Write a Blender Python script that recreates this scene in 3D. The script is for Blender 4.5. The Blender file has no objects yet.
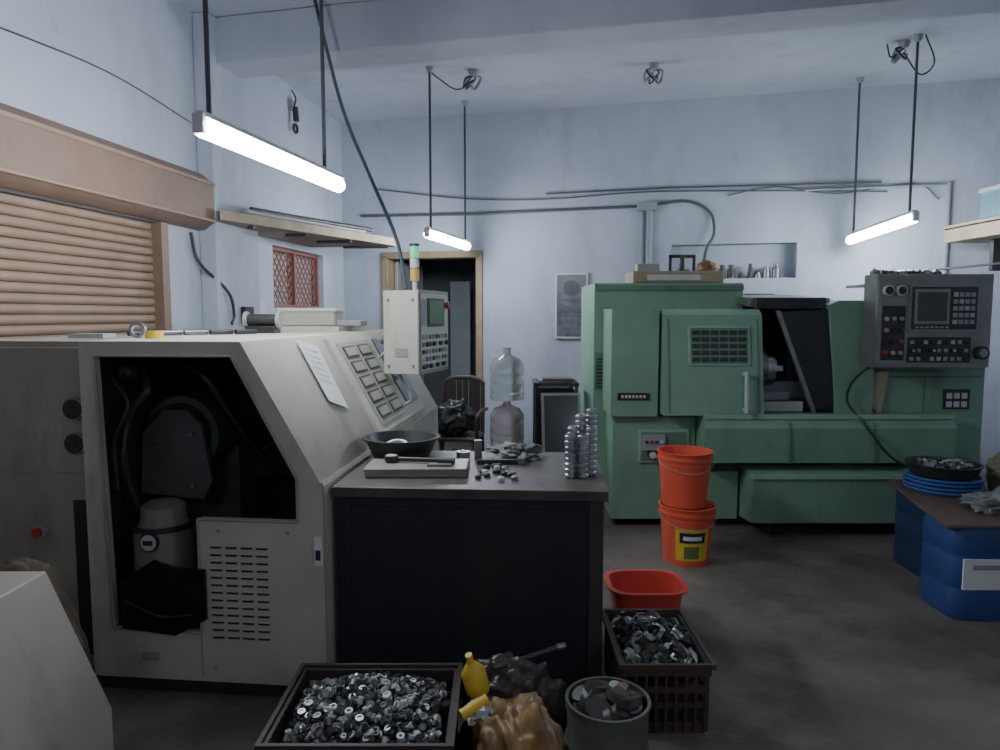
import bpy, bmesh, math, random
from mathutils import Vector, Matrix, noise
from mathutils.geometry import tessellate_polygon
random.seed(7)
R=math.radians

# ---------------------------------------------------------------- materials
def mat(name,col,rough=0.6,metal=0.0,var=0.25,scale=6.0,bump=0.0,bscale=60.0,col2=None,trans=0.0,stain=None,stain2=None,emit=None,es=0,coat=0):
    m=bpy.data.materials.new(name); m.use_nodes=True
    nt=m.node_tree; p=nt.nodes['Principled BSDF']
    p.inputs['Roughness'].default_value=rough; p.inputs['Metallic'].default_value=metal
    p.inputs['Transmission Weight'].default_value=trans
    p.inputs['Coat Weight'].default_value=coat
    tc=nt.nodes.new('ShaderNodeTexCoord')
    n=nt.nodes.new('ShaderNodeTexNoise'); n.inputs['Scale'].default_value=scale; n.inputs['Detail'].default_value=7; n.inputs['Roughness'].default_value=.62
    nt.links.new(tc.outputs['Object'],n.inputs['Vector'])
    cr=nt.nodes.new('ShaderNodeValToRGB')
    c2=col2 if col2 else tuple(c*(1-var) for c in col)
    cr.color_ramp.elements[0].position=.35; cr.color_ramp.elements[1].position=.65
    cr.color_ramp.elements[0].color=(*c2,1); cr.color_ramp.elements[1].color=(*col,1)
    nt.links.new(n.outputs['Fac'],cr.inputs['Fac'])
    out=cr.outputs['Color']
    for k,st in enumerate((stain,stain2)):
        if not st: continue
        n2=nt.nodes.new('ShaderNodeTexNoise'); n2.inputs['Scale'].default_value=st[1]; n2.inputs['Detail'].default_value=9; n2.inputs['Roughness'].default_value=.7
        mp=nt.nodes.new('ShaderNodeMapping'); mp.inputs['Scale'].default_value=(1,1,.35); mp.inputs['Location'].default_value=(3.3*k,1.7*k,0)
        nt.links.new(tc.outputs['Object'],mp.inputs['Vector']); nt.links.new(mp.outputs['Vector'],n2.inputs['Vector'])
        r2=nt.nodes.new('ShaderNodeValToRGB'); r2.color_ramp.elements[0].position=st[2]; r2.color_ramp.elements[1].position=st[2]+.14
        r2.color_ramp.elements[0].color=(0,0,0,1); r2.color_ramp.elements[1].color=(st[3],)*3+(1,)
        nt.links.new(n2.outputs['Fac'],r2.inputs['Fac'])
        mx=nt.nodes.new('ShaderNodeMix'); mx.data_type='RGBA'
        nt.links.new(r2.outputs['Color'],mx.inputs['Factor']); nt.links.new(out,mx.inputs['A'])
        mx.inputs['B'].default_value=(*st[0],1); out=mx.outputs['Result']
    nt.links.new(out,p.inputs['Base Color'])
    if bump>0:
        nb=nt.nodes.new('ShaderNodeTexNoise'); nb.inputs['Scale'].default_value=bscale; nb.inputs['Detail'].default_value=5
        nt.links.new(tc.outputs['Object'],nb.inputs['Vector'])
        b=nt.nodes.new('ShaderNodeBump'); b.inputs['Strength'].default_value=bump; b.inputs['Distance'].default_value=.02
        nt.links.new(nb.outputs['Fac'],b.inputs['Height']); nt.links.new(b.outputs['Normal'],p.inputs['Normal'])
    if emit:
        p.inputs['Emission Color'].default_value=(*emit,1); p.inputs['Emission Strength'].default_value=es
    return m
WALL=mat('wall_paint',(.41,.445,.53),.88,var=.16,scale=1.1,bump=.1,bscale=25,stain=((.25,.26,.31),1.4,.50,.5),stain2=((.19,.185,.20),6,.62,.45))
CEIL=mat('ceiling_paint',(.37,.39,.46),.9,var=.18,scale=1.1,bump=.08,bscale=20,stain=((.24,.25,.29),2.0,.54,.5))
FLOOR=mat('oily_concrete',(.165,.135,.12),.68,var=.4,scale=2.2,bump=.3,bscale=30,stain=((.05,.042,.037),1.5,.48,.75),stain2=((.24,.21,.19),9,.60,.4))
CREAM=mat('cream_paint',(.52,.49,.42),.5,var=.14,scale=3,bump=.02,stain=((.25,.22,.17),3.0,.52,.5),stain2=((.14,.12,.09),11,.66,.5))
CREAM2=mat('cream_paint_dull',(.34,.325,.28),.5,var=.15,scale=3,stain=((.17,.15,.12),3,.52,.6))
GREEN=mat('green_paint',(.185,.335,.235),.5,var=.16,scale=3,stain=((.11,.18,.135),3.0,.54,.55),stain2=((.27,.36,.29),8,.64,.4))
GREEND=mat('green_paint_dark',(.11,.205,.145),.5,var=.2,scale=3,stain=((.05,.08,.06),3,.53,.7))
GREENL=mat('green_edge',(.29,.44,.34),.45,var=.15)
BLACK=mat('black_plastic',(.018,.018,.02),.42,var=.3)
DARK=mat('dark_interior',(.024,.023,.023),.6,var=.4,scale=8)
GLASS=mat('dark_glass',(.008,.009,.011),.14,var=.1)
GUN=mat('gunmetal_panel',(.27,.27,.255),.32,metal=.6,var=.25,scale=8)
STEEL=mat('machined_steel',(.56,.57,.59),.30,metal=1,var=.35,scale=14)
STEELD=mat('dull_steel',(.27,.27,.275),.42,metal=.9,var=.4,scale=12)
IRON=mat('black_iron',(.06,.058,.058),.5,metal=.6,var=.4,scale=12)
GREY=mat('grey_paint',(.28,.29,.30),.5,var=.15)
LGREY=mat('light_grey_paint',(.52,.54,.54),.45,var=.1)
WHITE=mat('white_paper',(.72,.73,.74),.8,var=.06)
PIPEG=mat('grey_conduit',(.24,.26,.30),.5,var=.15)
PIPEB=mat('dark_conduit',(.07,.075,.09),.5,var=.2)
ROD=mat('rod_dark',(.07,.065,.08),.5,metal=.3)
SHUT=mat('shutter_tan_metal',(.255,.17,.12),.5,var=.2,scale=5,bump=.03,stain=((.15,.10,.07),3,.55,.5))
SHUTD=mat('shutter_hood_brown',(.185,.115,.085),.55,var=.2,scale=4,stain=((.10,.062,.045),2.5,.53,.6))
WOOD=mat('old_plank',(.33,.26,.18),.7,var=.3,scale=4,col2=(.20,.15,.10))
WOODF=mat('door_frame_wood',(.27,.195,.115),.6,var=.3,scale=6)
BENCH=mat('bench_black_blue',(.012,.014,.024),.5,var=.3,scale=3,stain=((.026,.022,.021),3,.53,.7))
BTOP=mat('bench_top_brown',(.085,.068,.060),.42,var=.4,scale=7,bump=.1,stain=((.03,.027,.025),6,.52,.7))
ORANGE=mat('orange_plastic',(.72,.10,.045),.42,var=.16,scale=5)
RED=mat('red_tub_plastic',(.62,.062,.045),.42,var=.15,scale=5)
REDD=mat('dark_maroon_plastic',(.022,.010,.011),.6,var=.2)
REDG=mat('grille_red',(.21,.085,.07),.5,var=.2)
BLUE=mat('blue_plastic',(.024,.062,.22),.42,var=.2,scale=4)
BLUEL=mat('blue_tray_plastic',(.05,.14,.38),.4,var=.15)
BLUED=mat('dark_blue_plastic',(.018,.034,.095),.45,var=.2)
CRATE=mat('brown_crate_plastic',(.060,.034,.030),.55,var=.3)
CRATEB=mat('black_crate_plastic',(.040,.027,.025),.55,var=.3)
YELLOW=mat('yellow_plastic',(.74,.50,.04),.5,var=.15)
OCHRE=mat('ochre_sack',(.34,.19,.06),.5,var=.5,scale=7,bump=.5,bscale=14,col2=(.07,.04,.022))
SACK=mat('brown_sack',(.12,.095,.065),.8,var=.4,scale=7,bump=.4,bscale=40,col2=(.05,.04,.028))
CLOTH=mat('grey_cloth',(.27,.29,.27),.85,var=.5,scale=14,bump=.4,bscale=30,col2=(.07,.08,.08))
CLOTHG=mat('olive_cloth',(.22,.22,.15),.85,var=.5,scale=14,bump=.4,bscale=30)
JUG=mat('jug_clear_plastic',(.90,.93,.95),.12,var=.05,trans=.7)
JUGP=mat('jug_tinted_plastic',(.86,.76,.74),.15,var=.08,trans=.7)
SCREEN=mat('screen_glass',(.055,.065,.065),.12,var=.2)
PBTN=mat('buttons_light',(.45,.45,.42),.5)
RBTN=mat('button_red',(.45,.03,.02),.4)
GBTN=mat('beacon_green',(.1,.6,.25),.4,emit=(.2,.9,.4),es=.5)
YBTN=mat('beacon_amber',(.6,.35,.08),.4)
TIN=mat('tin_green_grey',(.13,.14,.12),.45,metal=.4,var=.35,scale=8)
BROWNB=mat('brown_board',(.13,.08,.065),.6,var=.3)
POSTER=mat('poster_picture',(.13,.145,.165),.25,var=.5,scale=9,col2=(.05,.055,.065))
CFACE=mat('control_face',(.25,.25,.235),.4,metal=.3,var=.3)
RUST=mat('rusty_disc',(.10,.06,.05),.5,metal=.5)
DOORIN=mat('anteroom_dimness',(.10,.11,.13),.8,var=.2)  # dimness of the room beyond the door put into this dark colour
TUBE=mat('tube_light_lit',(1,1,1),.5,emit=(.86,.93,1.0),es=120)
TUBE_REAR=mat('tube_light_added_rear',(1,1,1),.5,emit=(.92,.95,1.0),es=38)  # for the added rear tubes, output lowered to keep the foreground darker

# ---------------------------------------------------------------- builder
class B:
    def __init__(s,name,loc=(0,0,0),rz=0):
        s.name=name; s.loc=loc; s.rz=rz; s.bm=bmesh.new(); s.mats=[]
    def mi(s,m):
        if m not in s.mats: s.mats.append(m)
        return s.mats.index(m)
    def vf(s,vs,fs,m,M=None,smooth=False):
        k=s.mi(m)
        bv=[s.bm.verts.new((M@Vector(v)) if M else Vector(v)) for v in vs]
        for f in fs:
            try:
                q=s.bm.faces.new([bv[i] for i in f]); q.material_index=k; q.smooth=smooth
            except ValueError: pass
    def box(s,x0,x1,y0,y1,z0,z1,m,M=None):
        vs=[(x0,y0,z0),(x1,y0,z0),(x1,y1,z0),(x0,y1,z0),(x0,y0,z1),(x1,y0,z1),(x1,y1,z1),(x0,y1,z1)]
        s.vf(vs,[(0,3,2,1),(4,5,6,7),(0,1,5,4),(1,2,6,5),(2,3,7,6),(3,0,4,7)],m,M)
    def cyl(s,p,q,r,m,r2=None,n=16,caps=True):
        p=Vector(p);q=Vector(q);d=q-p;r2=r if r2 is None else r2
        if d.length<1e-6: return
        qt=d.to_track_quat('Z','Y').to_matrix()
        vs=[]
        for c,rr in((p,r),(q,r2)):
            for i in range(n):
                a=2*math.pi*i/n; vs.append(c+qt@Vector((rr*math.cos(a),rr*math.sin(a),0)))
        fs=[(i,(i+1)%n,n+(i+1)%n,n+i) for i in range(n)]
        if caps: fs+=[tuple(range(n-1,-1,-1)),tuple(range(n,2*n))]
        s.vf(vs,fs,m,smooth=True)
    def lathe(s,prof,m,M=None,n=28,closed=False,sq=1.0,p=2.0,sy=1.0):
        vs=[]
        for r,z in prof:
            for i in range(n):
                a=2*math.pi*i/n; c,d=math.cos(a),math.sin(a)
                k=1.0 if p==2 else 1/((abs(c)**p+abs(d)**p)**(1/p))
                vs.append((r*c*k,r*d*k*sy,z))
        L=len(prof); fs=[]
        for j in range(L if closed else L-1):
            a=j*n; b=((j+1)%L)*n
            for i in range(n): fs.append((a+i,a+(i+1)%n,b+(i+1)%n,b+i))
        if not closed:
            if prof[0][0]>1e-4: fs.append(tuple(range(n-1,-1,-1)))
            if prof[-1][0]>1e-4: fs.append(tuple(range((L-1)*n,L*n)))
        s.vf(vs,fs,m,M,smooth=True)
    def ring(s,c,r,w,h,m,M=None,n=20):
        T=Matrix.Translation(c)
        if M: T=T@M
        s.lathe([(r-w,-h/2),(r,-h/2),(r,h/2),(r-w,h/2)],m,T,n=n,closed=True)
    def poly(s,pts,ax,a0,a1,m,holes=(),M=None):
        loops=[list(pts)]+[list(h) for h in holes]
        flat=[p for l in loops for p in l]
        tri=tessellate_polygon([[Vector((p[0],p[1],0)) for p in l] for l in loops])
        def mk(p,a):
            return (a,p[0],p[1]) if ax=='x' else (p[0],a,p[1]) if ax=='y' else (p[0],p[1],a)
        N=len(flat); vs=[mk(p,a0) for p in flat]+[mk(p,a1) for p in flat]
        fs=[tuple(t) for t in tri]+[tuple(N+i for i in reversed(t)) for t in tri]
        o=0
        for l in loops:
            n=len(l)
            for i in range(n): fs.append((o+i,o+(i+1)%n,N+o+(i+1)%n,N+o+i))
            o+=n
        s.vf(vs,fs,m,M)
    def pipe(s,pts,r,m,n=8,sub=6,curve=True):
        P=[Vector(p) for p in pts]
        if curve and len(P)>2:
            Q=[]
            E=[P[0]*2-P[1]]+P+[P[-1]*2-P[-2]]
            for i in range(1,len(E)-2):
                for k in range(sub):
                    t=k/sub; a,b,c,d=E[i-1],E[i],E[i+1],E[i+2]
                    Q.append(.5*((2*b)+(c-a)*t+(2*a-5*b+4*c-d)*t*t+(3*b-a-3*c+d)*t**3))
            Q.append(P[-1]); P=Q
        for a,b in zip(P,P[1:]):
            d=(b-a)
            if d.length<1e-6: continue
            e=d.normalized()*r*.3
            s.cyl(a-e,b+e,r,m,n=n)
    def blob(s,c,sc,m,amp=.25,f=3.0,sub=5,seed=0,flat=None,rough=1.1):
        t=bmesh.new(); bmesh.ops.create_icosphere(t,subdivisions=sub,radius=1)
        vs=[];fs=[]
        for v in t.verts:
            q=v.co.copy()
            w=noise.noise_vector(q*f*.9+Vector((seed,2,seed*.7)))*.35
            k=1+amp*noise.fractal((q+w)*f+Vector((seed*3.1,seed,0)),rough,2.0,4)
            k-=amp*.9*abs(noise.noise((q+w)*f*1.5+Vector((seed,5,1))))
            q=q*k
            x=Vector((q.x*sc[0],q.y*sc[1],q.z*sc[2]))+Vector(c)
            if flat is not None and x.z<flat: x.z=flat
            vs.append(x)
        for g in t.faces: fs.append(tuple(v.index for v in g.verts))
        t.free(); s.vf(vs,fs,m,smooth=True)
    def done(s,bevel=0.0,seg=2,auto=True):
        me=bpy.data.meshes.new(s.name)
        bmesh.ops.recalc_face_normals(s.bm,faces=s.bm.faces)
        s.bm.to_mesh(me); s.bm.free()
        for m in s.mats: me.materials.append(m)
        if auto: me.set_sharp_from_angle(angle=R(38))
        o=bpy.data.objects.new(s.name,me); bpy.context.scene.collection.objects.link(o)
        o.location=s.loc; o.rotation_euler=(0,0,s.rz)
        if bevel>0:
            b=o.modifiers.new('bevel','BEVEL'); b.width=bevel; b.segments=seg; b.limit_method='ANGLE'; b.angle_limit=R(40)
        return o
def T(x,y,z,rz=0,rx=0,ry=0):
    return Matrix.Translation((x,y,z))@Matrix.Rotation(rz,4,'Z')@Matrix.Rotation(rx,4,'X')@Matrix.Rotation(ry,4,'Y')
def rect(a,b,c,d): return [(a,c),(b,c),(b,d),(a,d)]

H=3.49
# ---------------------------------------------------------------- room shell
A_B=math.atan2(-.24,1); A_L=math.atan2(-1,-.14)
CX,CY=-1.66,7.5
w=B('wall_back',(CX,CY,0),A_B)
w.poly(rect(0,6.35,0,H),'y',0,.15,WALL,holes=[rect(.48,1.50,.002,2.11),rect(3.38,4.49,1.84,2.16)])
w.box(3.38,4.49,.15,.17,1.84,2.16,WALL)
w.done()
w=B('wall_left',(CX,CY,0),A_L)
w.poly(rect(-.15,10.1,0,H),'y',-.15,0,WALL,holes=[rect(.56,1.64,1.56,2.08),rect(3.15,5.6,.002,2.07)])
w.done()
w=B('trim_1',(CX,CY,0),A_L)   # pilaster
w.box(2.12,2.72,0.002,.12,0,H-.002,WALL); w.done(.006)
w=B('wall_right',(4.45,6.0,0),A_L)
w.box(-.2,8.7,0,.15,0,H,WALL); w.done()
w=B('wall_rear'); w.box(-3.3,3.6,-2.65,-2.5,0,H,WALL); w.done()
w=B('floor'); w.box(-3.6,5.2,-2.7,9.6,-.1,0,FLOOR); w.done()
w=B('ceiling'); w.box(-3.6,5.2,-2.7,9.6,H,H+.1,CEIL); w.done()
w=B('ceiling_beam'); w.poly([(-2.25,4.95),(4.45,3.40),(4.45,3.70),(-2.2,5.27)],'z',H-.30,H-.001,CEIL); w.done(.01)
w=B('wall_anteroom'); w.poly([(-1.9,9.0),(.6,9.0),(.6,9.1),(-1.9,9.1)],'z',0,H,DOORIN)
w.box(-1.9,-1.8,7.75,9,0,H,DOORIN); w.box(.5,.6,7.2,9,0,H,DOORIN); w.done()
w=B('door_1',(CX,CY,0),A_B)
w.box(.44,.51,-.03,.16,0,2.12,WOODF); w.box(1.46,1.53,-.03,.16,0,2.12,WOODF); w.box(.44,1.53,-.03,.16,2.08,2.15,WOODF)
w.box(.51,.55,.16,.95,.02,2.07,GREY)
w.box(.80,1.05,1.2,1.24,.02,1.9,PIPEG); w.done(.006)
w=B('window_1',(CX,CY,0),A_L)
a0,a1,z0,z1=.56,1.64,1.56,2.08
for x0,x1,y0,y1 in((a0,a1,z0,z0+.03),(a0,a1,z1-.03,z1),(a0,a0+.03,z0,z1),(a1-.03,a1,z0,z1),(1.085,1.115,z0,z1)):
    w.box(x0,x1,-.1,-.05,y0,y1,REDG)
w.box(a0,a1,-.14,-.12,z0,z1,mat('window_glass_frosted',(.33,.29,.29),.35))
n=12
for i in range(n):
    x=a0+.03+(a1-a0-.06)*i/n; dx=(a1-a0-.06)/n
    for j in range(5):
        z=z0+.03+j*.092
        w.cyl((x,-.08,z),(x+dx,-.08,z+.092),.006,REDG,n=6); w.cyl((x+dx,-.08,z),(x,-.08,z+.092),.006,REDG,n=6)
w.done()
w=B('roller_shutter',(CX,CY,0),A_L)
z=0.01
while z<2.05:
    w.poly([(-.066,z),(-.055,z+.003),(-.047,z+.012),(-.043,z+.026),(-.047,z+.040),(-.055,z+.048),(-.066,z+.0495),(-.08,z+.0495),(-.08,z)],'x',3.16,5.59,SHUT); z+=.0515
w.box(3.10,3.17,-.10,.02,0,2.07,SHUTD)
w.done()
w=B('roller_shutter_hood',(CX,CY,0),A_L)
w.poly([(0.003,2.072),(.06,2.072),(.13,2.12),(.13,2.36),(.05,2.44),(.003,2.44)],'x',2.74,5.7,SHUTD)
w.box(2.735,5.7,.13,.14,2.355,2.38,SHUT); w.box(2.735,5.7,.128,.14,2.115,2.135,SHUT)
w.done(.006)

# ---------------------------------------------------------------- tube lights
def tube_light(a,b,rods,tm=None):
    tm=tm or TUBE
    g=B('hanging_tube_light')
    a=Vector(a);b=Vector(b); d=(b-a).normalized(); L=(b-a).length
    M=Matrix.Translation(a)@d.to_track_quat('X','Z').to_matrix().to_4x4()
    g.poly([(-.024,.030),(.024,.030),(.016,.052),(-.016,.052)],'x',0,L,WHITE,M=M)
    g.box(-.012,.012,-.022,.022,-.03,.04,WHITE,M); g.box(L-.012,L+.012,-.022,.022,-.03,.04,WHITE,M)
    g.cyl(a+d*.012-Vector((0,0,.006)),b-d*.012-Vector((0,0,.006)),.035,tm,n=16)
    for t in rods:
        p=a+d*(L*t); 
        g.cyl(p+Vector((0,0,.048)),(p.x,p.y,H-.002),.010,ROD,n=8)
        g.lathe([(.0,H-.05),(.02,H-.045),(.035,H-.003),(0,H-.002)],PIPEG,T(p.x,p.y,0),n=12)
    return g.done()
tube_light((-1.095,2.62,2.19),(-.852,3.80,2.19),(.05,.85))
tube_light((-.59,5.74,2.16),(-.31,6.80,2.16),(.08,.93))
tube_light((2.98,5.1,2.20),(3.03,6.15,2.15),(.08,.93))
tube_light((-.7,-1.6,2.3),(-.5,-.4,2.3),(.05,.9),TUBE_REAR)  # this and the next: unseen tubes added behind the camera to light the foreground
tube_light((2.3,-.9,2.3),(2.5,.3,2.3),(.05,.9),TUBE_REAR)

# ---------------------------------------------------------------- wires / conduits
def bw(px_x,z,off=-.02):
    return (px_x,7.1-.24*px_x+off,z)
g=B('electrical_conduit')
g.pipe([bw(-1.45,2.53),bw(-.2,2.51),bw(1.35,2.53)],.014,PIPEB,curve=False)
g.pipe([bw(1.35,2.53),bw(1.75,2.56),bw(1.95,2.45),bw(1.98,2.25,-.06),bw(1.9,2.1,-.12),(1.75,6.15,1.80)],.014,PIPEB)
g.pipe([bw(.45,2.68),bw(1.6,2.69),bw(3.35,2.66)],.008,PIPEB,curve=False)
g.pipe([bw(-1.3,2.80),bw(-.3,2.66),bw(.5,2.63),bw(1.4,2.66),bw(2.6,2.62),bw(3.4,2.58)],.006,PIPEB)
g.pipe([bw(2.75,2.62),bw(3.87,2.62)],.013,PIPEG,curve=False)
g.pipe([bw(3.87,2.63),bw(3.87,1.85)],.022,PIPEG,curve=False)
g.pipe([bw(1.42,2.55),bw(1.42,1.6)],.03,PIPEG,curve=False)
g.pipe([bw(1.35,2.5),bw(1.35,1.6)],.014,PIPEG,curve=False)
g.box(1.30,1.48,6.70,6.76,2.48,2.56,PIPEG)
g.pipe([bw(2.1,2.6),bw(2.5,2.66),bw(3.0,2.58),bw(3.6,2.64),bw(3.8,2.5)],.006,PIPEB)
g.done()
g=B('hanging_power_cable')
g.pipe([(-1.10,4.42,3.30),(-.96,4.4,2.75),(-.80,4.4,2.35),(-.62,4.25,1.95),(-.56,4.2,1.66)],.011,mat('teal_cable',(.04,.07,.09),.5))
g.pipe([(-1.10,4.42,3.30),(-1.14,4.42,3.485)],.011,BLACK)
g.done()
g=B('ceiling_hook_wires')
for (x,y) in((-.22,5.9),(1.22,5.75),(2.95,5.3)):
    g.lathe([(0,H-.05),(.03,H-.045),(.04,H-.02),(.04,H-.002),(0,H-.001)],GREY,T(x,y,0),n=14)
    for k in range(7):
        a=random.uniform(0,6.28)
        g.pipe([(x,y,H-.04),(x+.07*math.cos(a),y+.04*math.sin(a),H-.06),(x+.08*math.cos(a+1),y+.05*math.sin(a+1),H-.14),(x+.03*math.cos(a+2),y,H-.09)],.007,random.choice([BLACK,IRON,PIPEG]),n=6)
g.pipe([(2.95,5.3,H-.08),(3.05,5.25,H-.25),(3.12,5.2,H-.18),(3.0,5.12,H-.02)],.006,BLACK,n=6)
g.pipe([(2.95,5.3,H-.05),(2.85,5.28,H-.12),(2.80,5.25,H-.04)],.006,BLACK,n=6)
g.pipe([(-.22,5.9,H-.08),(-.35,5.88,H-.16),(-.5,5.85,H-.08),(-.57,5.82,H-.03)],.006,BLACK,n=6)
g.done()
g=B('lamp_holder',(CX,CY,0),A_L)
g.box(1.2,1.28,0.002,.04,3.28,3.36,GREY); g.cyl((1.24,.05,3.3),(1.24,.06,3.18),.025,IRON); g.pipe([(1.24,.02,3.45),(1.22,.05,3.38),(1.24,.04,3.3)],.006,BLACK); g.ring((1.24,.05,3.12),.045,.014,.02,IRON,Matrix.Rotation(R(90),4,'X'))
g.done()
g=B('electrical_cable',(CX,CY,0),A_L)
g.pipe([(2.85,.02,2.04),(2.80,.04,1.85),(2.62,.14,1.66),(2.55,.14,1.5),(2.6,.15,1.44)],.011,BLACK)
g.pipe([(5.6,.02,2.78),(4.6,.03,2.76),(3.6,.02,2.82),(2.8,.02,2.76)],.004,BLACK)
g.box(1.9,2.0,.003,.05,1.46,1.62,LGREY); g.box(2.30,2.42,.122,.16,1.44,1.56,BLACK)
g.pipe([(2.0,.02,2.1),(2.0,.02,1.44)],.008,LGREY,curve=False)
g.done()

# ---------------------------------------------------------------- wooden loft shelves
g=B('wooden_shelf')
g.poly([(-1.86,4.72),(-.97,6.45),(-.97,6.62),(-1.78,6.62),(-2.0,5.05)],'z',2.13,2.20,WOOD)
for k in range(4):
    y=4.95+.48*k; x=-1.9+(y-4.55)*.49
    g.cyl((x-.01,y,2.11),(x-.06-.12*k,y+.02,2.11),.012,IRON)
g.done(.004)
g=B('stored_pipes')
for k in range(6):
    y0=4.98+.05*k; g.cyl((-1.78+.02*k,y0,2.225+.02*(k%2)),(-1.38+.05*k,y0+1.0,2.225+.02*(k%2)),.018,random.choice([IRON,STEELD,GREY]),n=10)
g.done()
g=B('wooden_shelf')
g.box(3.72,4.40,4.7,5.95,2.10,2.22,WOOD); g.box(3.72,3.76,4.7,5.95,2.20,2.24,WOOD)
g.box(3.9,4.38,4.9,4.94,1.85,2.10,IRON); g.box(3.9,4.38,5.6,5.64,1.85,2.10,IRON); g.done(.004)
g=B('blue_storage_box'); g.box(3.74,4.1,5.0,5.55,2.241,2.46,mat('teal_box',(.07,.16,.20),.5)); g.box(3.73,4.12,4.98,5.57,2.44,2.48,GREY); g.box(3.85,3.95,4.97,5.0,2.30,2.36,WHITE); g.done(.01)
g=B('metal_stay_rod'); g.cyl((3.35,6.05,1.85),(4.2,5.3,1.93),.01,PIPEB,n=8); g.done()

# ---------------------------------------------------------------- poster, niche items
g=B('framed_notice_board',(CX,CY,0),A_B)
def sx(X): return (X-CX)*1.0284
x0,x1=sx(.55),sx(.86)
g.box(x0,x1,-.03,-.003,1.27,1.91,LGREY); g.box(x0+.018,x1-.018,-.034,-.03,1.288,1.892,POSTER)
for k in range(5): g.box(x0+.06,x1-.06,-.036,-.034,1.36+.07*k,1.375+.07*k,PIPEB)
g.lathe([(0,0),(.08,0),(.08,.002),(0,.002)],PIPEB,T((x0+x1)/2,-.034,1.76,rx=R(90)),n=20)
g.done(.003)
g=B('machined_parts',(CX,CY,0),A_B)
random.seed(3)
x=3.45
while x<4.42:
    r=random.uniform(.02,.045); h=random.uniform(.05,.14)
    g.lathe([(0,0),(r,0),(r,h*.7),(r*.7,h*.75),(r*.7,h),(0,h)],random.choice([IRON,STEELD,IRON]),T(x,.06,1.842),n=14); x+=r*2+.02
g.done()

# ---------------------------------------------------------------- GREEN LATHE
g=B('green_cnc_lathe')
g.box(.70,1.80,5.22,6.05,.30,1.735,GREEN)
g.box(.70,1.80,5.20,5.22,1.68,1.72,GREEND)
g.box(.71,.775,5.212,5.222,.94,1.22,GREEND)
for k in range(9): g.box(.72,.768,5.205,5.22,.96+.026*k,.972+.026*k,BLACK)
g.box(.79,1.37,4.86,6.0,.06,.79,GREEN)
g.box(.765,1.09,4.80,6.0,.80,1.54,GREEN)
g.box(.79,1.08,4.83,4.86,.77,.80,GREEND)
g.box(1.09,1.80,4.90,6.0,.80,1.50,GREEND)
g.poly([(4.70,.82),(4.80,1.50),(4.86,1.54),(5.0,1.54),(5.0,.82)],'x',1.11,1.79,GREEN)
M=T(0,4.70,.82,rx=-math.atan2(.10,.68))
g.box(1.14,1.155,-.004,.004,.02,.66,GREEND,M); g.box(1.75,1.765,-.004,.004,.02,.66,GREEND,M)
g.box(1.28,1.70,-.012,.01,.34,.61,GREENL,M)
g.box(1.295,1.685,-.016,.0,.352,.598,GREEND,M)
for i in range(6):
    for j in range(5):
        g.box(1.305+.063*i,1.358+.063*i,-.02,-.01,.365+.046*j,.395+.046*j,BLACK,M)
g.cyl((1.655,4.655,.84),(1.655,4.68,1.12),.014,LGREY); g.box(1.645,1.665,4.66,4.74,.85,.87,LGREY); g.box(1.645,1.665,4.68,4.76,1.09,1.11,LGREY)
g.box(.81,1.03,4.79,4.80,.915,.965,BLACK)
for k in range(7): g.box(.835+.025*k,.852+.025*k,4.786,4.79,.930,.950,LGREY)
g.box(1.80,2.34,5.55,5.6,.5,1.56,DARK); g.box(1.80,2.34,4.9,5.55,.76,.80,DARK); g.box(1.80,1.82,4.95,5.55,.8,1.54,GREY)
g.poly([(4.95,1.62),(5.6,1.66),(5.6,1.60),(4.95,1.56)],'x',1.76,2.32,GUN)
g.box(1.78,2.26,4.88,4.95,1.545,1.62,IRON); g.box(1.84,2.2,4.872,4.88,1.56,1.60,GLASS)
g.cyl((1.82,5.10,1.12),(1.90,5.10,1.12),.17,STEELD,n=28); g.cyl((1.90,5.10,1.12),(1.97,5.10,1.12),.14,STEEL,n=28); g.cyl((1.97,5.10,1.12),(2.02,5.10,1.12),.05,IRON)
for a in(90,210,330):
    g.box(1.95,2.02,-.02,.02,.05,.12,STEEL,Matrix.Translation((0,5.10,1.12))@Matrix.Rotation(R(a),4,'X'))
g.poly([(5.0,.80),(4.94,.86),(5.0,.90),(5.3,.94),(5.3,.80)],'x',1.84,2.18,STEELD)
g.box(1.84,2.14,4.91,4.99,.82,.89,LGREY); g.box(1.84,2.05,4.93,4.98,.90,.96,STEELD); g.box(1.9,2.28,5.05,5.4,.88,1.02,GREY); g.cyl((2.05,5.2,1.0),(2.28,5.2,1.0),.08,STEELD); g.box(2.1,2.3,5.1,5.35,1.02,1.3,STEELD)
g.poly([(1.93,1.52),(2.29,1.54),(2.34,.82),(2.20,.82)],'y',4.87,4.885,GLASS)
g.poly([(1.91,1.53),(1.94,1.53),(2.215,.82),(2.185,.82)],'y',4.86,4.89,GUN)
g.poly([(2.27,1.57),(2.34,1.60),(2.60,1.60),(2.60,.42),(2.34,.42),(2.34,.9)],'y',4.85,6.0,GREEN)
g.box(2.60,3.42,4.92,6.0,.20,1.52,GREEN)
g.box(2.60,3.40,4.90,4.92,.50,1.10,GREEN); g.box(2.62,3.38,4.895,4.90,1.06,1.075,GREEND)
g.box(2.98,2.99,4.895,4.90,.5,1.08,GREEND)
g.poly([(4.9,.815),(4.72,.80),(4.66,.74),(4.68,.50),(4.9,.45)],'x',1.38,3.08,GREEN)
g.box(1.38,3.08,4.70,4.74,.795,.825,GREENL)
for k in(1.95,2.52): g.box(k,k+.006,4.655,4.70,.5,.78,GREEND)
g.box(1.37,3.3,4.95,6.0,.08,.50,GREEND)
g.poly([(4.95,.46),(4.66,.43),(4.62,.40),(4.62,.10),(4.95,.07)],'x',1.70,2.82,GREEN)
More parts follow.
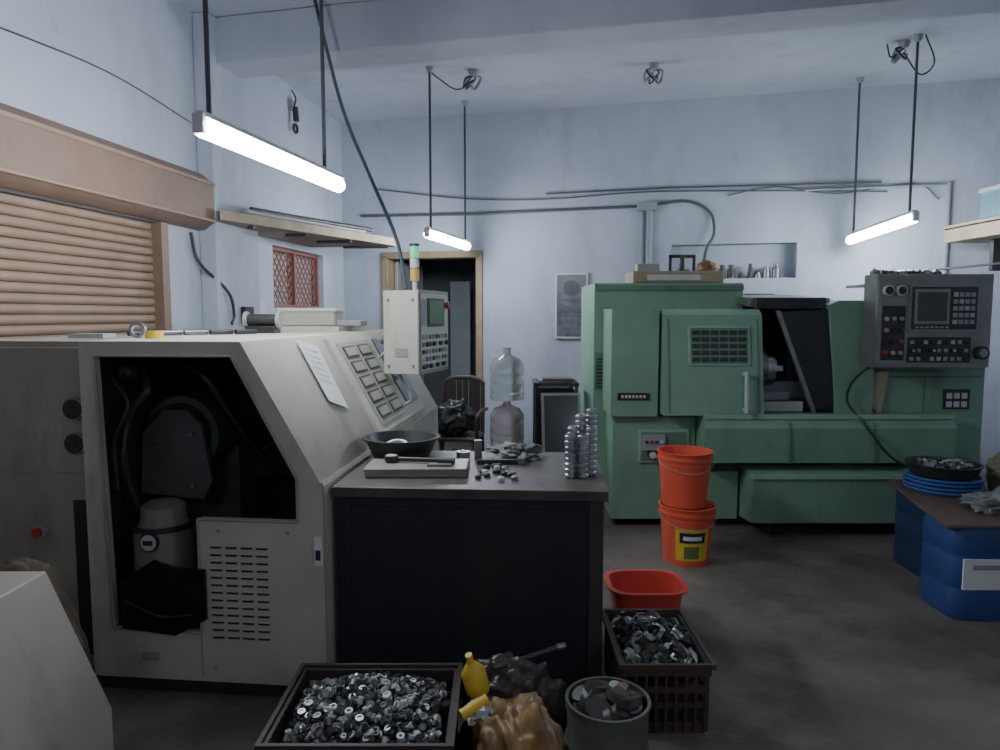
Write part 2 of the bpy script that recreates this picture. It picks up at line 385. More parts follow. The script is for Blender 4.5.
g.box(1.69,2.83,4.60,4.64,.405,.43,GREENL)
g.box(1.30,1.68,4.86,4.95,.06,.40,GREEN)
g.box(2.84,3.1,4.80,4.95,.10,.42,GREEND)
g.box(.97,1.32,4.84,4.86,.47,.70,GREENL); g.box(.985,1.305,4.835,4.845,.485,.685,GREEND)
g.box(.99,1.15,4.81,4.84,.56,.67,GREY)
for i,c in enumerate((BLACK,RBTN,BLACK,LGREY)): g.cyl((1.02+.035*i,4.80,.62),(1.02+.035*i,4.82,.62),.012,c,n=10)
g.cyl((1.06,4.79,.53),(1.06,4.84,.53),.03,BLACK); g.cyl((1.06,4.785,.53),(1.06,4.79,.53),.024,LGREY)
g.cyl((1.22,4.82,.59),(1.22,4.84,.59),.04,GUN); g.box(1.16,1.29,4.82,4.84,.50,.53,GREY)
g.box(3.12,3.30,4.885,4.90,.84,.98,DARK)
for r in range(2):
    for k in range(3): g.box(3.135+.053*k,3.173+.053*k,4.88,4.886,.855+.06*r,.895+.06*r,LGREY)
g.poly([(2.60,1.10),(2.72,1.12),(2.70,.98),(2.67,.80),(2.60,.86)],'y',4.87,4.895,mat('rag_beige',(.42,.38,.26),.9))
for x in(.87,1.3,1.85,2.65,3.2): g.cyl((x,4.98,0),(x,4.98,.1),.04,IRON); g.box(x-.06,x+.06,4.92,5.04,0,.015,IRON)
for x in(.87,3.2): g.cyl((x,5.9,0),(x,5.9,.3),.04,IRON)
for x in (1.85,2.7): g.cyl((x,4.72,0),(x,4.72,.1),.03,IRON)
g.box(1.00,1.68,5.30,5.65,1.736,1.83,mat('beige_box',(.33,.31,.23),.5)); g.box(1.02,1.66,5.285,5.30,1.745,1.82,mat('beige_face',(.38,.30,.17),.5,var=.4))
g.box(1.10,1.5,5.28,5.285,1.76,1.80,LGREY)
for x in(1.28,1.46): g.box(x,x+.02,5.35,5.37,1.83,1.95,IRON)
g.box(1.28,1.48,5.35,5.37,1.93,1.955,IRON); g.cyl((1.38,5.36,1.95),(1.38,5.36,1.83),.02,IRON)
g.box(1.05,1.22,5.4,5.5,1.83,1.89,CREAM2); g.blob((1.59,5.44,1.86),(.08,.07,.06),OCHRE,sub=3)
g.box(1.86,2.2,5.65,6.0,1.60,1.67,IRON); g.box(1.82,2.6,5.6,6.0,1.40,1.60,GREEN)
g.box(.9,1.1,4.87,4.9,.82,.83,GREEND)
# control panel
g.box(2.62,3.2,4.80,5.0,1.2,1.7,GREEND)
g.box(2.49,3.26,4.66,4.82,1.15,1.77,GUN)
g.box(2.495,3.255,4.65,4.66,1.155,1.765,GUN); g.box(2.51,3.24,4.644,4.652,1.17,1.75,CFACE)
g.box(2.70,3.16,4.636,4.646,1.39,1.70,GUN); g.box(2.715,3.145,4.630,4.638,1.405,1.685,IRON)
g.box(2.73,2.96,4.626,4.632,1.44,1.67,GUN); g.box(2.748,2.942,4.622,4.628,1.46,1.65,SCREEN)
for r in range(5):
    for c in range(4): g.box(2.985+.038*c,3.012+.038*c,4.624,4.632,1.44+.045*r,1.468+.045*r,GREY if (r+c)%4 else PBTN)
for c in range(7): g.box(2.74+.033*c,2.76+.033*c,4.624,4.632,1.412,1.425,GREY)
g.box(2.70,3.12,4.64,4.645,1.185,1.355,IRON)
for r in range(3):
    for c in range(9):
        x=2.73+.045*c; z=1.21+.055*r
        if r==1 and c%3==0: g.cyl((x,4.615,z),(x,4.645,z),.016,BLACK,n=12); g.cyl((x,4.612,z),(x,4.616,z),.008,LGREY,n=10)
        else: g.box(x-.012,x+.012,4.632,4.645,z-.012,z+.012,random.choice([PBTN,GREY,BLACK,GREY]))
g.cyl((3.18,4.60,1.25),(3.18,4.645,1.25),.045,BLACK); g.cyl((3.18,4.595,1.25),(3.18,4.60,1.25),.03,STEELD)
for c in range(2):
    g.cyl((2.555+.085*c,4.62,1.66),(2.555+.085*c,4.645,1.66),.034,LGREY); g.cyl((2.555+.085*c,4.617,1.66),(2.555+.085*c,4.62,1.66),.027,BLACK)
g.box(2.525,2.68,4.64,4.645,1.20,1.56,IRON)
for r in range(4):
    for c in range(3): g.cyl((2.553+.05*c,4.625,1.25+.075*r),(2.553+.05*c,4.645,1.25+.075*r),.014,[RBTN,BLACK,PBTN,BLACK,GREY,BLACK,GREY][(r*3+c*2)%7],n=12)
g.box(2.6,3.1,4.9,5.3,1.70,1.72,GREY)
for k in range(8): g.blob((2.66+.06*k,5.0,1.78),(.04,.05,.045),IRON if k%3 else STEELD,seed=k,sub=3)
g.pipe([(2.52,4.74,1.16),(2.42,4.78,1.05),(2.40,4.80,.9),(2.46,4.66,.76),(2.58,4.6,.58),(2.72,4.6,.49),(2.86,4.72,.44)],.010,BLACK)
g.done(.008)

# ---------------------------------------------------------------- CREAM LATHE
ZT=1.40
g=B('cream_cnc_lathe',(-.67,2.6,0),math.atan2(-.10,1))
prof=[(0,.06),(0,.85),(-.31,ZT),(-.96,ZT),(-.96,.06)]
def inset(d): return [(-d,.06+d),(-d,.85-d*.3),(-.31-d*.55,ZT-d),(-.96+d,ZT-d),(-.96+d,.06+d)]
hole=[(-.895,1.345),(-.345,1.345),(-.10,.88),(-.10,.715),(-.50,.715),(-.50,.26),(-.865,.26)]
g.poly(prof,'y',0,.03,CREAM,holes=[hole])
g.poly(prof,'y',.03,.95,CREAM,holes=[inset(.03)])
g.poly(inset(.031),'y',.04,.94,DARK,holes=[inset(.04)])  # dark liner and bulkhead colour stand in for shade inside the shell
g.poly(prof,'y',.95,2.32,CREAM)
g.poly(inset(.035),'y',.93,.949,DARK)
for a,b in zip(hole,hole[1:]+hole[:1]):
    g.cyl((a[0],-.004,a[1]),(b[0],-.004,b[1]),.006,CREAM2,n=6)
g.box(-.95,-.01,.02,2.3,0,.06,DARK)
g.box(-.505,-.50,-.003,.0,.08,.715,CREAM2); g.box(-.005,.004,.0,.006,.08,.85,CREAM2)
for c in range(4):
    for r in range(13):
        x=-.455+.062*c; z=.60-.030*r
        g.box(x,x+.045,-.004,.001,z,z+.009,BLACK); g.box(x,x+.045,-.007,-.001,z+.009,z+.012,CREAM)
g.cyl((-.42,-.006,.67),(-.42,0,.67),.008,GREY,n=10); g.cyl((-.14,-.006,.67),(-.14,0,.67),.008,GREY,n=10)
g.cyl((-.45,-.006,.12),(-.45,0,.12),.008,GREY,n=10); g.box(-.75,-.68,-.01,0,.14,.17,GREY)
g.box(-.035,-.005,-.012,0,.55,.66,WHITE); g.box(-.03,-.01,-.014,-.01,.57,.61,BLACK)
# interior contents
g.box(-.94,-.60,.55,.9,.1,.9,mat('inner_grey_green',(.10,.115,.10),.5)); g.cyl((-.76,.35,.98),(-.76,.9,.98),.17,mat('motor_grey_green',(.11,.125,.11),.45),n=28)
g.cyl((-.76,.33,.98),(-.76,.35,.98),.14,IRON,n=24); g.cyl((-.76,.30,.98),(-.76,.34,.98),.03,STEELD)
g.lathe([(0,.26),(.11,.26),(.115,.28),(.115,.62),(.09,.66),(.085,.72),(.05,.74),(0,.74)],mat('motor_dull_cream',(.20,.20,.15),.5,var=.3),T(-.74,.16,0),n=28)
for k in range(8): g.ring((-.74,.16,.30+.02*k),.118,.01,.008,CREAM2)
g.ring((-.74,.16,.64),.12,.012,.02,IRON)
g.cyl((-.73,.035,.60),(-.73,.045,.60),.04,BLACK); g.cyl((-.73,.03,.60),(-.73,.036,.60),.032,LGREY); g.box(-.75,-.71,.026,.03,.59,.61,BLACK)
g.poly([(-.90,.74),(-.62,.72),(-.58,.80),(-.62,1.04),(-.68,1.10),(-.78,1.10),(-.88,1.0)],'y',.26,.28,mat('bracket_plate',(.075,.08,.078),.4))
for (x,z) in((-.84,.80),(-.66,.78),(-.66,1.0),(-.82,.97)): g.cyl((x,.245,z),(x,.26,z),.012,STEELD,n=8)
g.poly([(-.82,.46),(-.68,.55),(-.58,.52),(-.47,.52),(-.47,.32),(-.60,.25),(-.82,.27)],'y',-.02,-.008,GLASS)
g.pipe([(-.80,-.02,.38),(-.66,-.026,.33),(-.52,-.024,.34)],.004,IRON)
g.pipe([(-.85,.2,1.3),(-.78,.15,1.2),(-.84,.12,1.1),(-.86,.1,.9),(-.84,.15,.7)],.018,BLACK); g.pipe([(-.8,.3,1.32),(-.6,.25,1.25),(-.45,.3,1.0),(-.35,.4,.8)],.015,BLACK)
g.pipe([(-.88,.08,1.25),(-.80,.05,1.15),(-.87,.06,1.0),(-.88,.08,.8)],.009,IRON)
g.blob((-.30,.5,.98),(.07,.07,.07),mat('rust_part',(.10,.05,.04),.6),sub=3); g.cyl((-.32,.4,.95),(-.32,.7,.95),.03,IRON)
g.cyl((-.40,.35,.92),(-.22,.5,1.02),.012,RUST); g.box(-.6,-.1,.7,.9,.72,.85,IRON)
g.blob((-.85,.15,1.27),(.04,.06,.04),IRON,sub=3,seed=2)
# left gearbox compartment
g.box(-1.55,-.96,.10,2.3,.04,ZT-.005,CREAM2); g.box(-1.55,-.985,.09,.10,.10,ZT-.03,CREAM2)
for z in(1.125,.985):
    g.cyl((-1.05,.07,z),(-1.05,.09,z),.046,GREY,n=24); g.cyl((-1.05,.065,z),(-1.05,.072,z),.040,BLACK,n=24); g.cyl((-1.05,.062,z),(-1.05,.066,z),.010,IRON,n=12)
g.cyl((-1.22,.06,.62),(-1.22,.09,.62),.03,GREY); g.cyl((-1.22,.045,.62),(-1.22,.06,.62),.02,RBTN)
g.box(-1.08,-.975,.085,.094,.10,.75,DARK)
g.box(-1.53,-.99,.085,.092,.86,.865,GREY)
nx,nz=.8714,.4906
def SL(a,y,o=0): return Vector((-.31+.31*a+nx*o,y,ZT-(ZT-.85)*a+nz*o))
def slab(a0,a1,y0,y1,o0,o1,m):
    vs=[SL(a0,y0,o0),SL(a1,y0,o0),SL(a1,y1,o0),SL(a0,y1,o0),SL(a0,y0,o1),SL(a1,y0,o1),SL(a1,y1,o1),SL(a0,y1,o1)]
    g.vf(vs,[(0,3,2,1),(4,5,6,7),(0,1,5,4),(1,2,6,5),(2,3,7,6),(3,0,4,7)],m)
slab(.04,.92,.86,1.95,0,.02,CREAM); slab(.10,.86,.94,1.5,.02,.026,CREAM2)
for i in range(5):
    for j in range(2):
        y=.98+.25*j; a=.14+.14*i
        slab(a,a+.11,y,y+.2,.026,.030,IRON); slab(a+.018,a+.092,y+.02,y+.18,.029,.033,CREAM2)
slab(.10,.80,1.58,1.88,.02,.026,GLASS)
g.pipe([SL(.30,1.50,.03),SL(.33,1.50,.08),SL(.75,1.50,.08),SL(.80,1.50,.03)],.010,GREY)
slab(.97,1.0,.0,2.3,0,.006,CREAM2)
vs=[SL(.02,.50,.010),SL(.10,.70,.014),SL(.62,.66,.010),SL(.52,.48,.012)]
g.vf(vs+[v+Vector((-.001,0,-.001)) for v in vs],[(0,1,2,3),(7,6,5,4)],WHITE)
for k in range(6):
    t=.12+.1*k
    a=vs[0].lerp(vs[3],t).lerp(vs[1].lerp(vs[2],t),.15); b=vs[0].lerp(vs[3],t).lerp(vs[1].lerp(vs[2],t),.8); g.cyl(a+Vector((.002,0,.001)),b+Vector((.002,0,.001)),.0012,GREY,n=4)
g.box(-.96,-.45,1.55,2.3,ZT,ZT+.03,CREAM)
g.cyl((-.22,1.65,ZT-.05),(-.10,1.6,1.45),.035,CREAM2)
g.done(.010)
g=B('machine_control_pendant',(-.47,4.0,1.16),math.atan2(.97,.26))
g.box(0,.5,0,.21,0,.48,CREAM); g.box(-.006,.506,-.008,.0,-.005,.485,CREAM2)
g.box(.02,.48,-.014,-.008,.015,.465,LGREY)
g.box(.12,.40,-.02,-.012,.27,.44,BLACK); g.box(.14,.38,-.022,-.018,.285,.425,SCREEN)
for r in range(5):
    for c in range(8):
        x=.05+.055*c; z=.04+.043*r
        if (r*7+c*3)%6==0: g.cyl((x,-.03,z),(x,-.012,z),.014,BLACK,n=10)
        else: g.box(x-.014,x+.014,-.022,-.012,z-.012,z+.012,[GREY,PBTN,BLACK,GREEND,GREY][(r+2*c)%5])
g.cyl((.44,-.04,.40),(.44,-.012,.40),.02,RBTN); g.box(.03,.10,-.02,-.012,.28,.43,GREY)
for z in(.05,.43): g.cyl((-.010,.03,z),(-.001,.03,z),.008,GREY,n=8); g.cyl((-.010,.18,z),(-.001,.18,z),.008,GREY,n=8)
g.box(-.004,0,.06,.14,.10,.15,GREY)
g.done(.006)
g=B('signal_tower_light')
g.cyl((-.50,4.14,1.645),(-.50,4.14,1.70),.014,LGREY); g.cyl((-.50,4.14,1.70),(-.50,4.14,1.77),.027,YBTN); g.cyl((-.50,4.14,1.775),(-.50,4.14,1.83),.027,LGREY); g.cyl((-.50,4.14,1.835),(-.50,4.14,1.90),.027,GBTN); g.cyl((-.5,4.14,1.90),(-.5,4.14,1.915),.029,BLACK)
g.done()
g=B('instrument_box'); g.box(-1.42,-1.06,4.5,4.75,ZT+.031,ZT+.13,CREAM); g.box(-1.43,-1.05,4.49,4.76,ZT+.12,ZT+.145,WHITE); g.box(-1.0,-.85,4.3,4.5,ZT+.031,ZT+.07,GREY); g.done(.008)
g=B('bench_grinder'); g.box(-1.40,-1.24,3.85,3.97,ZT+.001,ZT+.04,BLACK); g.cyl((-1.40,3.91,ZT+.07),(-1.24,3.91,ZT+.07),.035,IRON); g.cyl((-1.42,3.91,ZT+.07),(-1.40,3.91,ZT+.07),.05,GREY); g.cyl((-1.24,3.91,ZT+.07),(-1.22,3.91,ZT+.07),.05,GREY); g.done(.003)
g=B('bearing_ring'); g.ring((-1.55,3.0,ZT+.036),.035,.012,.018,STEEL,Matrix.Rotation(R(90),4,'X')); g.done()
g=B('tape_roll'); g.ring((-1.47,2.98,ZT+.017),.036,.012,.032,YELLOW); g.done()
g=B('steel_bar_offcuts')
for k in range(5): g.cyl((-1.75+.1*k,3.3+.07*k,ZT+.014),(-1.68+.1*k,3.4+.07*k,ZT+.014),.013,random.choice([STEELD,IRON,BLACK]),n=10)
g.box(-1.85,-1.7,3.0,3.1,ZT+.001,ZT+.02,GREY)
g.done()

# ---------------------------------------------------------------- lower-left guard box and sack
g=B('sheet_metal_cabinet')
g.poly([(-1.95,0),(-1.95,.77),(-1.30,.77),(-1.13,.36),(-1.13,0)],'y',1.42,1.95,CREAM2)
g.box(-1.6,-1.55,1.41,1.42,.45,.55,BLACK); g.box(-1.45,-1.2,1.41,1.42,.1,.3,CREAM2)
g.cyl((-1.28,1.40,.36),(-1.28,1.42,.36),.014,RBTN); g.box(-1.36,-1.27,1.41,1.42,.50,.54,BLACK)
g.done(.012)
g=B('cloth_sack'); g.blob((-1.60,2.20,.34),(.23,.20,.40),SACK,amp=.22,f=1.3,seed=4,flat=0.001); g.done(auto=False)

# ---------------------------------------------------------------- BENCH
g=B('steel_workbench',(-.65,2.65,0),-.07)
g.box(.02,1.04,.03,.70,0,.80,BENCH); g.box(0,1.06,0,.75,.80,.84,BTOP)
g.box(.99,1.045,.022,.03,.0,.80,mat('bench_edge_brown',(.05,.038,.034),.5)); g.box(.015,.06,.022,.03,.0,.80,BENCH)
g.box(.06,.99,.024,.03,.76,.80,BENCH); g.box(.06,.99,.024,.03,.0,.05,BENCH)
g.done(.004)
def basin(name,c,r,h,m,rb=.8,p=2.0,sy=1,rz=0,rim=.012):
    g=B(name)
    g.lathe([(0,0),(r*rb,0),(r,h),(r+rim,h),(r+rim,h+.008),(r-.006,h+.008),(r*rb-.006,.008),(0,.008)],m,T(*c,rz),n=40,p=p,sy=sy)
    return g
g=basin('black_basin',(-.45,3.16,.841),.165,.10,BLACK,.72)
g.ring((-.46,3.09,.925),.045,.014,.014,WHITE,Matrix.Rotation(R(12),4,'X')); g.ring((-.38,3.12,.91),.03,.01,.014,WHITE)
g.lathe([(0,0),(.14,0),(.14,.01),(0,.01)],IRON,T(-.45,3.16,.88),n=24)
for k in range(20):
    a=random.uniform(0,6.28); q=random.uniform(.02,.12); g.cyl((-.45+q*math.cos(a),3.16+q*math.sin(a),.885),(-.45+q*math.cos(a)+.01,3.16+q*math.sin(a),.905),.014,random.choice([STEELD,BLACK,STEEL]),n=10)
g.done()
g=B('surface_plate')
g.box(-.55,-.14,2.80,3.00,.841,.872,mat('plate_stone',(.34,.30,.25),.5,var=.3)); g.box(-.555,-.135,2.795,3.005,.864,.878,mat('plate_top',(.30,.27,.235),.4,var=.35)); g.done(.003)
g=B('bore_gauge'); g.cyl((-.45,2.93,.892),(-.26,2.90,.892),.010,BLACK,n=12); g.cyl((-.26,2.90,.892),(-.19,2.88,.892),.014,IRON); g.cyl((-.46,2.93,.885),(-.46,2.93,.905),.03,BLACK); g.cyl((-.46,2.93,.905),(-.46,2.93,.908),.024,LGREY); g.box(-.30,-.2,2.83,2.86,.878,.888,STEELD); g.done()
g=B('steel_bushing'); g.lathe([(.018,0),(.03,0),(.03,.05),(.018,.05)],STEEL,T(-.165,3.1,.841),closed=True); g.lathe([(.0,0),(.018,0),(.018,.09),(0,.09)],STEELD,T(-.10,3.16,.841)); g.done()
g=B('turned_part_stack')
random.seed(5)
for i,(x,y,nn) in enumerate(((.285,2.80,8),(.335,2.80,8),(.375,2.85,9),(.30,2.86,9),(.34,2.90,11),(.385,2.91,12))):
    for k in range(nn):
        z=.841+.0225*k
        g.lathe([(.008,0),(.020,0),(.0235,.004),(.0235,.014),(.018,.019),(.018,.0225),(.008,.0225)],STEEL,T(x+random.uniform(-.001,.001),y,z),n=16,closed=True)
g.done()
g=B('cleaning_rag'); g.blob((.07,3.20,.868),(.125,.075,.04),CLOTH,amp=.6,f=1.8,seed=1,flat=.841); g.done(auto=False)
g=B('loose_turned_parts')
random.seed(11)
for k in range(20):
    x=random.uniform(-.10,.10); y=random.uniform(2.74,3.0)
    g.lathe([(0,0),(.014,0),(.014,.012),(.009,.016),(0,.016)],random.choice([IRON,BLACK,STEELD,IRON,LGREY]),T(x,y,.841),n=12)
g.done()
g=B('cutting_tool_holder'); g.box(-.10,.08,3.05,3.08,.841,.862,IRON); g.box(.08,.11,3.04,3.09,.841,.87,STEELD); g.done(.002)

# ---------------------------------------------------------------- behind bench
jug=[(0,0),(.125,0),(.135,.015),(.135,.05),(.128,.06),(.135,.07),(.135,.12),(.128,.13),(.135,.14),(.135,.20),(.128,.21),(.135,.22),(.133,.27),(.10,.32),(.04,.345),(.03,.36),(.03,.385),(0,.386)]
g=B('water_jug'); g.lathe(jug,JUGP,T(.055,5.45,.452),n=30); g.done()
g=B('water_jug'); g.lathe(jug,JUG,T(.055,5.45,.842),n=30); g.cyl((.055,5.45,1.23),(.055,5.45,1.25),.033,LGREY); g.done()
g=B('wooden_stool')
WD=mat('dark_stool_wood',(.06,.04,.03),.6)
g.box(-.10,.24,5.25,5.65,.42,.45,WD)
for x in(-.08,.22):
    for y in(5.28,5.62): g.box(x-.02,x+.02,y-.02,y+.02,0,.42,WD)
g.box(-.08,.22,5.27,5.29,.15,.18,WD); g.done(.003)
g=B('plastic_chair',(-.38,6.05,0),R(-10))
g.poly([(-.22,-.2),(.22,-.2),(.20,.22),(-.20,.22)],'z',.43,.455,REDD)
for x,y in((-.2,-.18),(.2,-.18),(-.18,.2),(.18,.2)): g.cyl((x*1.12,y*1.12,0),(x,y,.44),.018,REDD,r2=.024,n=10)
for x in(-.19,.19): g.cyl((x,.21,.44),(x*.95,.28,.90),.018,REDD)
g.pipe([(-.18,.28,.88),(-.1,.285,.93),(.1,.285,.93),(.18,.28,.88)],.02,REDD)
for k in range(6): g.box(-.165+.056*k,-.118+.056*k,.24,.255,.46,.92,REDD)
for x in(-.22,.22): g.pipe([(x,-.18,.44),(x,-.17,.64),(x,.05,.67),(x,.24,.66)],.016,REDD)
g.done()
g=B('dark_jacket'); g.blob((-.40,6.06,.60),(.15,.12,.17),BLACK,amp=.4,f=1.6,seed=2,flat=.457); g.done(auto=False)
g=basin('blue_wash_tub',(-.32,5.33,0.001),.17,.40,BLUED,.8); g.lathe([(0,.34),(.15,.34)],IRON,T(-.32,5.33,0)); g.blob((-.32,5.33,.38),(.12,.12,.08),BLACK,amp=.5,sub=3); g.done()
g=B('black_side_table')
g.box(.27,.62,5.45,5.85,.94,.97,IRON)
for x in(.29,.60):
    for y in(5.47,5.83): g.box(x-.012,x+.012,y-.012,y+.012,0,.94,IRON)
g.box(.29,.60,5.47,5.83,.4,.42,IRON); g.box(.29,.60,5.6,5.83,.42,.9,DARK); g.done(.003)
g=B('paper_pile'); g.box(.31,.5,5.52,5.7,.971,.985,GREY); g.box(.34,.58,5.50,5.66,.985,.998,BROWNB); g.done()
g=B('framed_glass_panel')
M=T(.32,5.18,.42,rz=R(4),rx=R(-12))
g.box(0,.30,0,.02,0,.50,GREY,M); g.box(.02,.28,-.003,0,.02,.48,SCREEN,M); g.box(.03,.06,0,.02,-.42,0,IRON,M);g.box(.24,.27,0,.02,-.42,0,IRON,M)
g.box(0.03,.06,.02,.22,-.02,.0,IRON,M); g.done(.003)

# ---------------------------------------------------------------- buckets & tub
def bucket(x,y,z,r,h,label=None,tilt=0):
    g=B('orange_bucket',(x,y,z))
    rb=r*.80
    g.lathe([(0,0),(rb,0),(r*.96,h*.86),(r,h*.86),(r,h*.90),(r*.965,h*.90),(r*.98,h*.985),(r*1.03,h*.985),(r*1.03,h),(r*.95,h),(rb*.97,.008),(0,.008)],ORANGE,n=40)
    g.ring((0,0,h*.78),r*.955,.01,.008,ORANGE,n=40)
    for s in(-1,1): g.cyl((s*r*.99,0,h*.88),(s*r*1.05,0,h*.88),.012,ORANGE)
    pts=[(r*1.04*math.cos(t),-r*1.04*math.sin(t),h*.88-h*.22*math.sin(t)) for t in [math.pi*k/8 for k in range(9)]]
    g.pipe(pts,.0022,GREY,n=6)
    if label:
        n=10; vs=[]
        for zz in(.10*h,.66*h):
            rr=rb+(r*.96-rb)*(zz/(h*.86))+.002
            for k in range(n+1):
                a=R(-130+80*k/n); vs.append((rr*math.cos(a),rr*math.sin(a),zz))
        g.vf(vs,[(k,k+1,n+2+k,n+1+k) for k in range(n)],YELLOW,smooth=True)
        for (z0,z1,a0,a1,m) in((.42,.60,-120,-62,BLACK),(.14,.36,-110,-75,mat('label_olive',(.12,.16,.05),.5)),(.47,.54,-112,-70,WHITE)):
            vs=[]
            for zz in(z0*h,z1*h):
                rr=rb+(r*.96-rb)*(zz/(h*.86))+(.006 if m is WHITE else .004)
                for k in range(n+1):
                    a=R(a0+(a1-a0)*k/n); vs.append((rr*math.cos(a),rr*math.sin(a),zz))
            g.vf(vs,[(k,k+1,n+2+k,n+1+k) for k in range(n)],m,smooth=True)
    return g.done()
bucket(1.145,4.20,.001,.168,.35,True)
bucket(1.125,4.20,.352,.163,.33)
g=basin('red_plastic_tub',(.71,3.33,.001),.175,.19,RED,.82,p=3.6,sy=.85,rim=.02); g.done()

# ---------------------------------------------------------------- crates
def crate(name,x0,x1,y0,y1,h,m,flare=.02):
    g=B(name); t=.014; f=flare
    g.box(x0,x1,y0,y1,.0,.014,m)
    def bar(za,zb,grow=0):
        e=f*(za/h)+grow
        X0,X1,Y0,Y1=x0-e,x1+e,y0-e,y1+e
        g.box(X0,X1,Y0,Y0+t,za,zb,m); g.box(X0,X1,Y1-t,Y1,za,zb,m); g.box(X0,X0+t,Y0+t,Y1-t,za,zb,m); g.box(X1-t,X1,Y0+t,Y1-t,za,zb,m)
    bar(.014,h*.16); bar(h*.36,h*.44); bar(h*.58,h*.66); bar(h*.82,h-.012); bar(h-.018,h,.010)
    nx_=max(6,int((x1-x0)/.035)); ny=max(6,int((y1-y0)/.035))
    for i in range(nx_+1):
        x=x0+(x1-x0)*i/nx_
        for y in(y0-f*.3,y1+f*.3): g.box(x-.005,x+.005,y-.006,y+.006,.014,h-.015,m)
    for i in range(ny+1):
        y=y0+(y1-y0)*i/ny
        for x in(x0-f*.3,x1+f*.3): g.box(x-.006,x+.006,y-.005,y+.005,.014,h-.015,m)
    g.box(x0+.012,x1-.012,y0+.012,y1-.012,.014,h*.62,DARK)
    return g.done()
crate('black_plastic_crate',-.67,-.16,1.92,2.34,.28,CRATEB)
crate('brown_plastic_crate',.45,.735,2.40,2.82,.27,CRATE)
def rndrot(tilt):
    return Matrix.Rotation(random.uniform(0,6.28),4,'Z')@Matrix.Rotation(random.gauss(0,tilt),4,'X')@Matrix.Rotation(random.gauss(0,tilt),4,'Y')
random.seed(21)
g=B('small_steel_parts_pile')
for k in range(950):
    x=random.uniform(-.64,-.19); y=random.uniform(1.95,2.31)
    u=(x+.415)/.23; v=(y-2.13)/.185
    z=.21+.085*(1-.5*u*u-.5*v*v)+random.uniform(-.014,.014)
    r=random.uniform(.009,.015); h=random.uniform(.008,.022)
    m=random.choice([STEEL,STEELD,STEELD,IRON,BLACK,BLACK,IRON,LGREY,STEELD])
    M=Matrix.Translation((x,y,z))@rndrot(.5)
    if random.random()<.85: g.lathe([(0,-h/2),(r,-h/2),(r,h/2),(r*.6,h/2),(r*.55,h/2-.003),(0,h/2-.003)],m,M,n=12)
    else: g.lathe([(r*.5,-h/2),(r,-h/2),(r,h/2),(r*.5,h/2)],m,M,n=12,closed=True)
g.done()
g=B('steel_rings_pile')
for k in range(200):
    x=random.uniform(.475,.71); y=random.uniform(2.43,2.79)
    z=.20+.07*(1-((x-.59)/.16)**2*.5-((y-2.61)/.2)**2*.5)+random.uniform(-.02,.02)
    r=random.uniform(.020,.036); h=random.uniform(.012,.030)
    m=random.choice([STEEL,STEELD,STEELD,IRON,IRON,BLACK])
    M=Matrix.Translation((x,y,z))@rndrot(.8)
    g.lathe([(r*.5,-h/2),(r,-h/2),(r,0),(r*.82,.002),(r*.82,h/2),(r*.5,h/2)],m,M,n=18,closed=True)
g.done()
g=B('metal_tin',(.345,2.145,0))
g.lathe([(0,0),(.125,0),(.128,.004),(.128,.13),(.131,.135),(.128,.14),(.130,.265),(.136,.27),(.136,.278),(.126,.278),(.124,.01),(0,.01)],TIN,n=40)
g.lathe([(0,.19),(.122,.19)],DARK,n=24); g.done()
g=B('steel_discs_pile')
for k in range(52):
    a=random.uniform(0,6.28); q=.085*math.sqrt(random.random()); r=random.uniform(.026,.044); h=random.uniform(.015,.03)
    M=Matrix.Translation((.345+q*math.cos(a),2.145+q*math.sin(a),.225+random.uniform(0,.055)))@rndrot(.35)
    g.lathe([(0,-h/2),(r,-h/2),(r,h/2),(0,h/2)],random.choice([IRON,GREY,IRON,IRON,RUST]),M,n=20)
g.done()
DB=mat('dark_bag',(.04,.032,.032),.4,var=.5,bump=.4,bscale=15)
g=B('scrap_bag'); g.blob((.05,2.06,.12),(.15,.15,.19),OCHRE,amp=.38,f=1.5,seed=9,flat=.001); g.blob((.04,2.30,.12),(.17,.10,.20),DB,amp=.4,f=1.5,seed=3,flat=.001); g.done(auto=False)
g=B('yellow_oil_can')
g.lathe([(0,0),(.035,0),(.04,.01),(.04,.08),(.02,.11),(.012,.12),(.012,.15),(0,.15)],YELLOW,T(-.07,2.20,.27,rx=R(14),ry=R(-12)),n=20)
g.cyl((-.12,2.06,.27),(-.04,2.10,.30),.018,YELLOW); g.blob((-.06,2.10,.25),(.05,.05,.045),LGREY,sub=3,amp=.5); g.done()
g=B('wooden_handle_rod'); g.cyl((-.02,2.27,.31),(.20,2.37,.335),.009,IRON,n=10); g.cyl((.20,2.37,.335),(.23,2.38,.338),.012,STEELD,n=10); g.done()

# ---------------------------------------------------------------- right side: drums, trays
def carboy(x0,x1,y0,y1,h,m,label=False):
    g=B('blue_plastic_drum',((x0+x1)/2,(y0+y1)/2,0)); a=(x1-x0)/2; b=(y1-y0)/2
    g.lathe([(0,0),(a*.96,0),(a,.02),(a,h*.30),(a*.985,h*.32),(a*.985,h*.35),(a,h*.37),(a,h*.64),(a*.985,h*.66),(a*.985,h*.69),(a,h*.71),(a,h*.92),(a*.95,h*.985),(a*.6,h),(0,h)],m,n=64,p=7,sy=b/a)
    if label: g.box(-a*.86,a*.3,-b-.004,-b+.006,h*.34,h*.66,WHITE); g.box(-a*.7,a*.1,-b-.006,-b-.003,h*.55,h*.6,GREY)
    return g.done()
carboy(2.22,2.78,3.32,3.64,.475,BLUE,True)
carboy(2.40,2.86,3.80,4.22,.475,BLUED)
carboy(2.90,3.3,3.55,4.1,.475,BLUED)
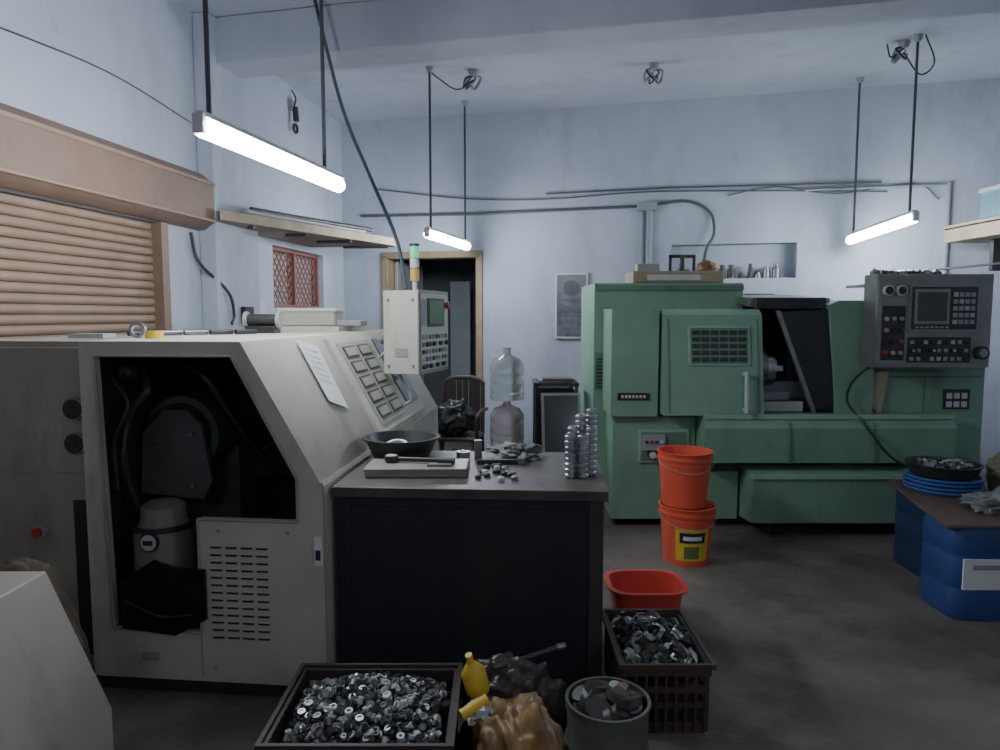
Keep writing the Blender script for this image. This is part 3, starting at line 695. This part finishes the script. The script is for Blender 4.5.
g=B('brown_plank_board'); g.poly([(2.14,3.28),(2.95,3.28),(3.05,4.22),(2.38,4.22),(2.26,3.8)],'z',.479,.497,BROWNB); g.done(.003)
g=B('blue_tray_stack')
for k in range(4):
    z=.498+.022*k; r=.185+.004*(k%2)
    g.lathe([(0,z),(r*.92,z),(r,z+.018),(r+.012,z+.018),(r+.012,z+.026),(r-.004,z+.026),(r*.92-.004,z+.006),(0,z+.006)],BLUEL,T(2.54,3.95,0),n=40)
g.done()
g=B('parts_tray')
z=.593; r=.185
g.lathe([(0,z),(r*.9,z),(r,z+.06),(r+.01,z+.06),(r+.01,z+.066),(r-.006,z+.066),(r*.9-.006,z+.006),(0,z+.006)],BLACK,T(2.54,3.95,0),n=40)
for k in range(90):
    a=random.uniform(0,6.28); q=.14*math.sqrt(random.random()); rr=random.uniform(.01,.018)
    M=Matrix.Translation((2.54+q*math.cos(a),3.95+q*math.sin(a),z+.03+random.uniform(0,.03)))@rndrot(.6)
    g.lathe([(0,-.007),(rr,-.007),(rr,.007),(0,.007)],random.choice([STEEL,STEELD,IRON,STEEL]),M,n=12)
g.done()
g=B('shop_cloth'); g.blob((2.56,3.52,.53),(.14,.13,.07),CLOTH,amp=.5,f=1.6,seed=8,flat=.498); g.done(auto=False)
g=B('tied_cloth_bag'); g.blob((2.86,3.86,.60),(.10,.12,.14),CLOTHG,amp=.3,f=1.4,seed=12,flat=.498); g.done(auto=False)

# ---------------------------------------------------------------- world + camera
wd=bpy.data.worlds.new('world'); bpy.context.scene.world=wd; wd.use_nodes=True
wd.node_tree.nodes['Background'].inputs[0].default_value=(.45,.52,.65,1); wd.node_tree.nodes['Background'].inputs[1].default_value=.15
cd=bpy.data.cameras.new('camera'); cam=bpy.data.objects.new('camera',cd); bpy.context.scene.collection.objects.link(cam)
cam.location=(0,0,1.5); cam.rotation_euler=(R(90-4.9),0,0); cd.sensor_width=36; cd.lens=25.2
bpy.context.scene.camera=cam
vs_=bpy.context.scene.view_settings
vs_.exposure=0.12
try: vs_.look='AgX - Medium Low Contrast'
except Exception as e: print(e)
